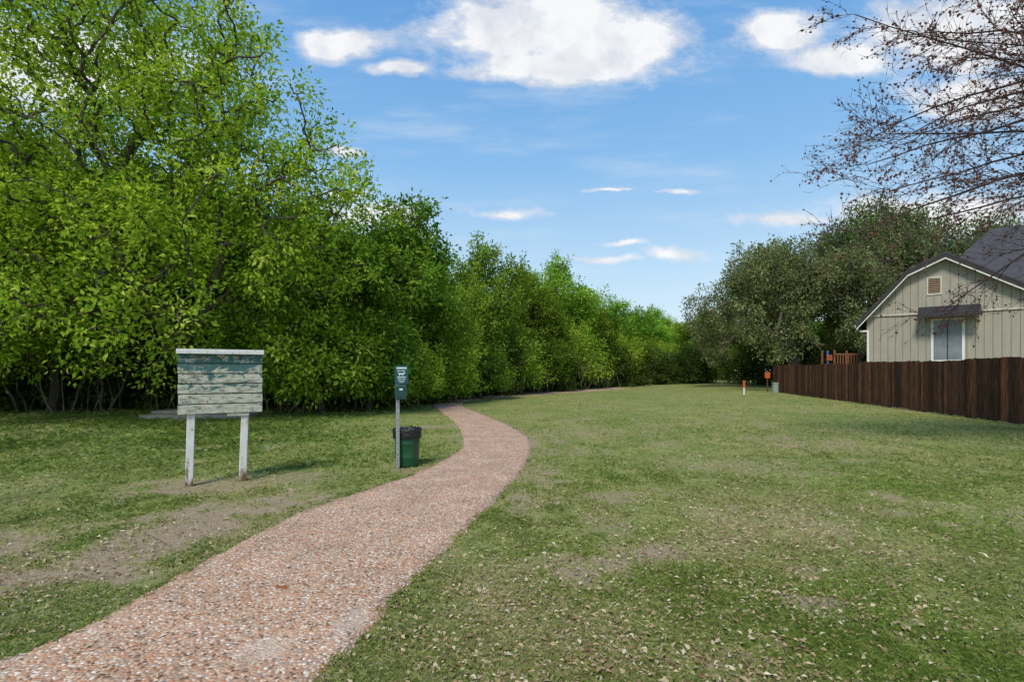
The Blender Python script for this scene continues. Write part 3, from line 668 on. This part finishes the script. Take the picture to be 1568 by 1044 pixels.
boxes('bottom_stub',[(.56,.82,-.006,.03,.895,.934)],pw,Kk,.003)

# ------------------------------------------------------------ dog waste station
G=empty('dog_waste_station',(-1.76,7.89,0),R(14))
galv=simple('galvanised',(.42,.44,.46),(.34,.36,.38),18,.4,.5,.05,.6)
boxes('post',[(-.028,.028,-.028,.028,-.02,1.55)],galv,G,.006)
boxes('post_holes',[(-.006,.006,-.0295,-.0285,.12+i*.09,.135+i*.09) for i in range(10)],dark,G)
tg=simple('teal_sign',(.012,.085,.085),(.010,.07,.07),6,.4,.4,.02)
boxes('sign_plate',[(-.045,.155,-.040,-.032,1.30,1.585)],tg,G,.002)
tgb=simple('dispenser_green',(.010,.062,.060),(.008,.05,.05),6,.35,.5,.02)
boxes('bag_dispenser',[(-.045,.135,-.135,-.0405,1.065,1.29)],tgb,G,.018)
boxes('dispenser_slot',[(.0,.09,-.1365,-.1355,1.10,1.12)],dark,G)
wl=simple('sign_lettering',(.70,.76,.76),(.6,.68,.68),9,.5)
sg=[]
for r,(z,hh,parts) in enumerate([(1.535,.022,[(-.02,.13)]),(1.50,.010,[(-.01,.04),(.05,.11)]),(1.40,.012,[(-.01,.12)]),(1.375,.007,[(0,.05),(.06,.11)]),(1.35,.007,[(.0,.11)]),(1.325,.007,[(.02,.09)])]):
    for a,b in parts: sg.append((a,b,-.0418,-.0405,z,z+hh))
sg+=[(.015,.085,-.0418,-.0405,1.445,1.468),(.085,.108,-.0418,-.0405,1.462,1.482),(.018,.027,-.0418,-.0405,1.425,1.4449),(.073,.082,-.0418,-.0405,1.425,1.4449),(.004,.0149,-.0418,-.0405,1.462,1.48)]
boxes('sign_graphics',sg,wl,G)
boxes('dispenser_label',[(.02,.07,-.1366,-.1355,1.21,1.235)],wl,G)

# trash can
def lathe(name,prof,mat,par,seg=40,jit_=0,seed=0):
    rg=np.random.default_rng(seed); V=[];F=[]
    for k,(r,z) in enumerate(prof):
        for j in range(seg):
            a=2*math.pi*j/seg; q=r+ (jit_*math.sin(j*2.3+k)*rg.random() if jit_ else 0); zz=z+(jit_*1.5*(rg.random()-.5) if jit_ else 0)
            V.append((math.cos(a)*q,math.sin(a)*q,zz))
    for k in range(len(prof)-1):
        for j in range(seg):
            F.append((k*seg+j,k*seg+(j+1)%seg,(k+1)*seg+(j+1)%seg,(k+1)*seg+j))
    me=bpy.data.meshes.new(name); me.from_pydata(V,[],F); me.materials.append(mat)
    me.polygons.foreach_set('use_smooth',[True]*len(F)); me.update()
    return add_obj(name,me,parent=par)
TC=empty('trash_can',(-1.66,8.12,0))
cg,nt,_,_=newmat('green_metal'); n1=noise(nt,objco(nt),5,6,.6); finish(nt,ramp(nt,n1,[(.3,(.006,.055,.022)),(.7,(.010,.085,.032))]),.38,n1,.04,.01,.5)
lathe('body',[(.165,.01),(.17,.0),(.175,.03),(.178,.05),(.183,.14),(.187,.15),(.184,.16),(.195,.36),(.199,.37),(.196,.38),(.205,.55),(.212,.575)],cg,TC)
lathe('floor',[(.001,.02),(.17,.02)],cg,TC)
bagm,nt,_,_=newmat('black_bag'); n1=noise(nt,objco(nt),22,4,.6); finish(nt,(.008,.008,.009),.28,n1,.9,.03,.6)
lathe('bag_liner',[(.17,.25),(.185,.45),(.198,.58),(.212,.597),(.224,.592),(.226,.57),(.222,.53),(.219,.49),(.224,.455),(.218,.452)],bagm,TC,56,.010,4)
lathe('bag_bottom',[(.001,.25),(.17,.25)],bagm,TC,30)

cn=simple('old_concrete',(.36,.335,.29),(.20,.185,.16),5,.9,.2,.4)
S=empty('concrete_slab',(-11.6,15.9,0),R(3))
boxes('slab',[(0,3.2,0,1.2,-.05,.13)],cn,S,.02)
boxes('upper_block',[(.25,3.0,.2,1.1,.133,.25)],cn,S,.02)

om=simple('orange_paint',(.60,.12,.03),(.45,.09,.02),9,.5)
E=empty('marker_stake',(14.5,32.0,0))
boxes('stake',[(-.05,.05,-.02,.02,0,.45)],whitep,E,.005); boxes('orange_top',[(-.07,.07,-.03,.03,.451,.90)],om,E,.01)
E=empty('utility_marker_sign',(18.05,36.2,0))
boxes('post',[(-.035,.035,-.02,.02,0,1.2)],simple('brown_post',(.12,.06,.03)),E); boxes('sign_panel',[(-.19,.19,-.035,-.021,1.0,1.42)],om,E,.01); boxes('panel_cap',[(-.20,.20,-.04,.0,1.421,1.45)],dark,E)
E=empty('utility_pedestal',(18.35,35.7,0))
ug=simple('utility_grey',(.34,.37,.34),(.27,.3,.27),6,.6)
boxes('cabinet',[(-.16,.16,-.14,.14,0,.62)],ug,E,.02); boxes('lid',[(-.18,.18,-.16,.16,.622,.70)],ug,E,.02)
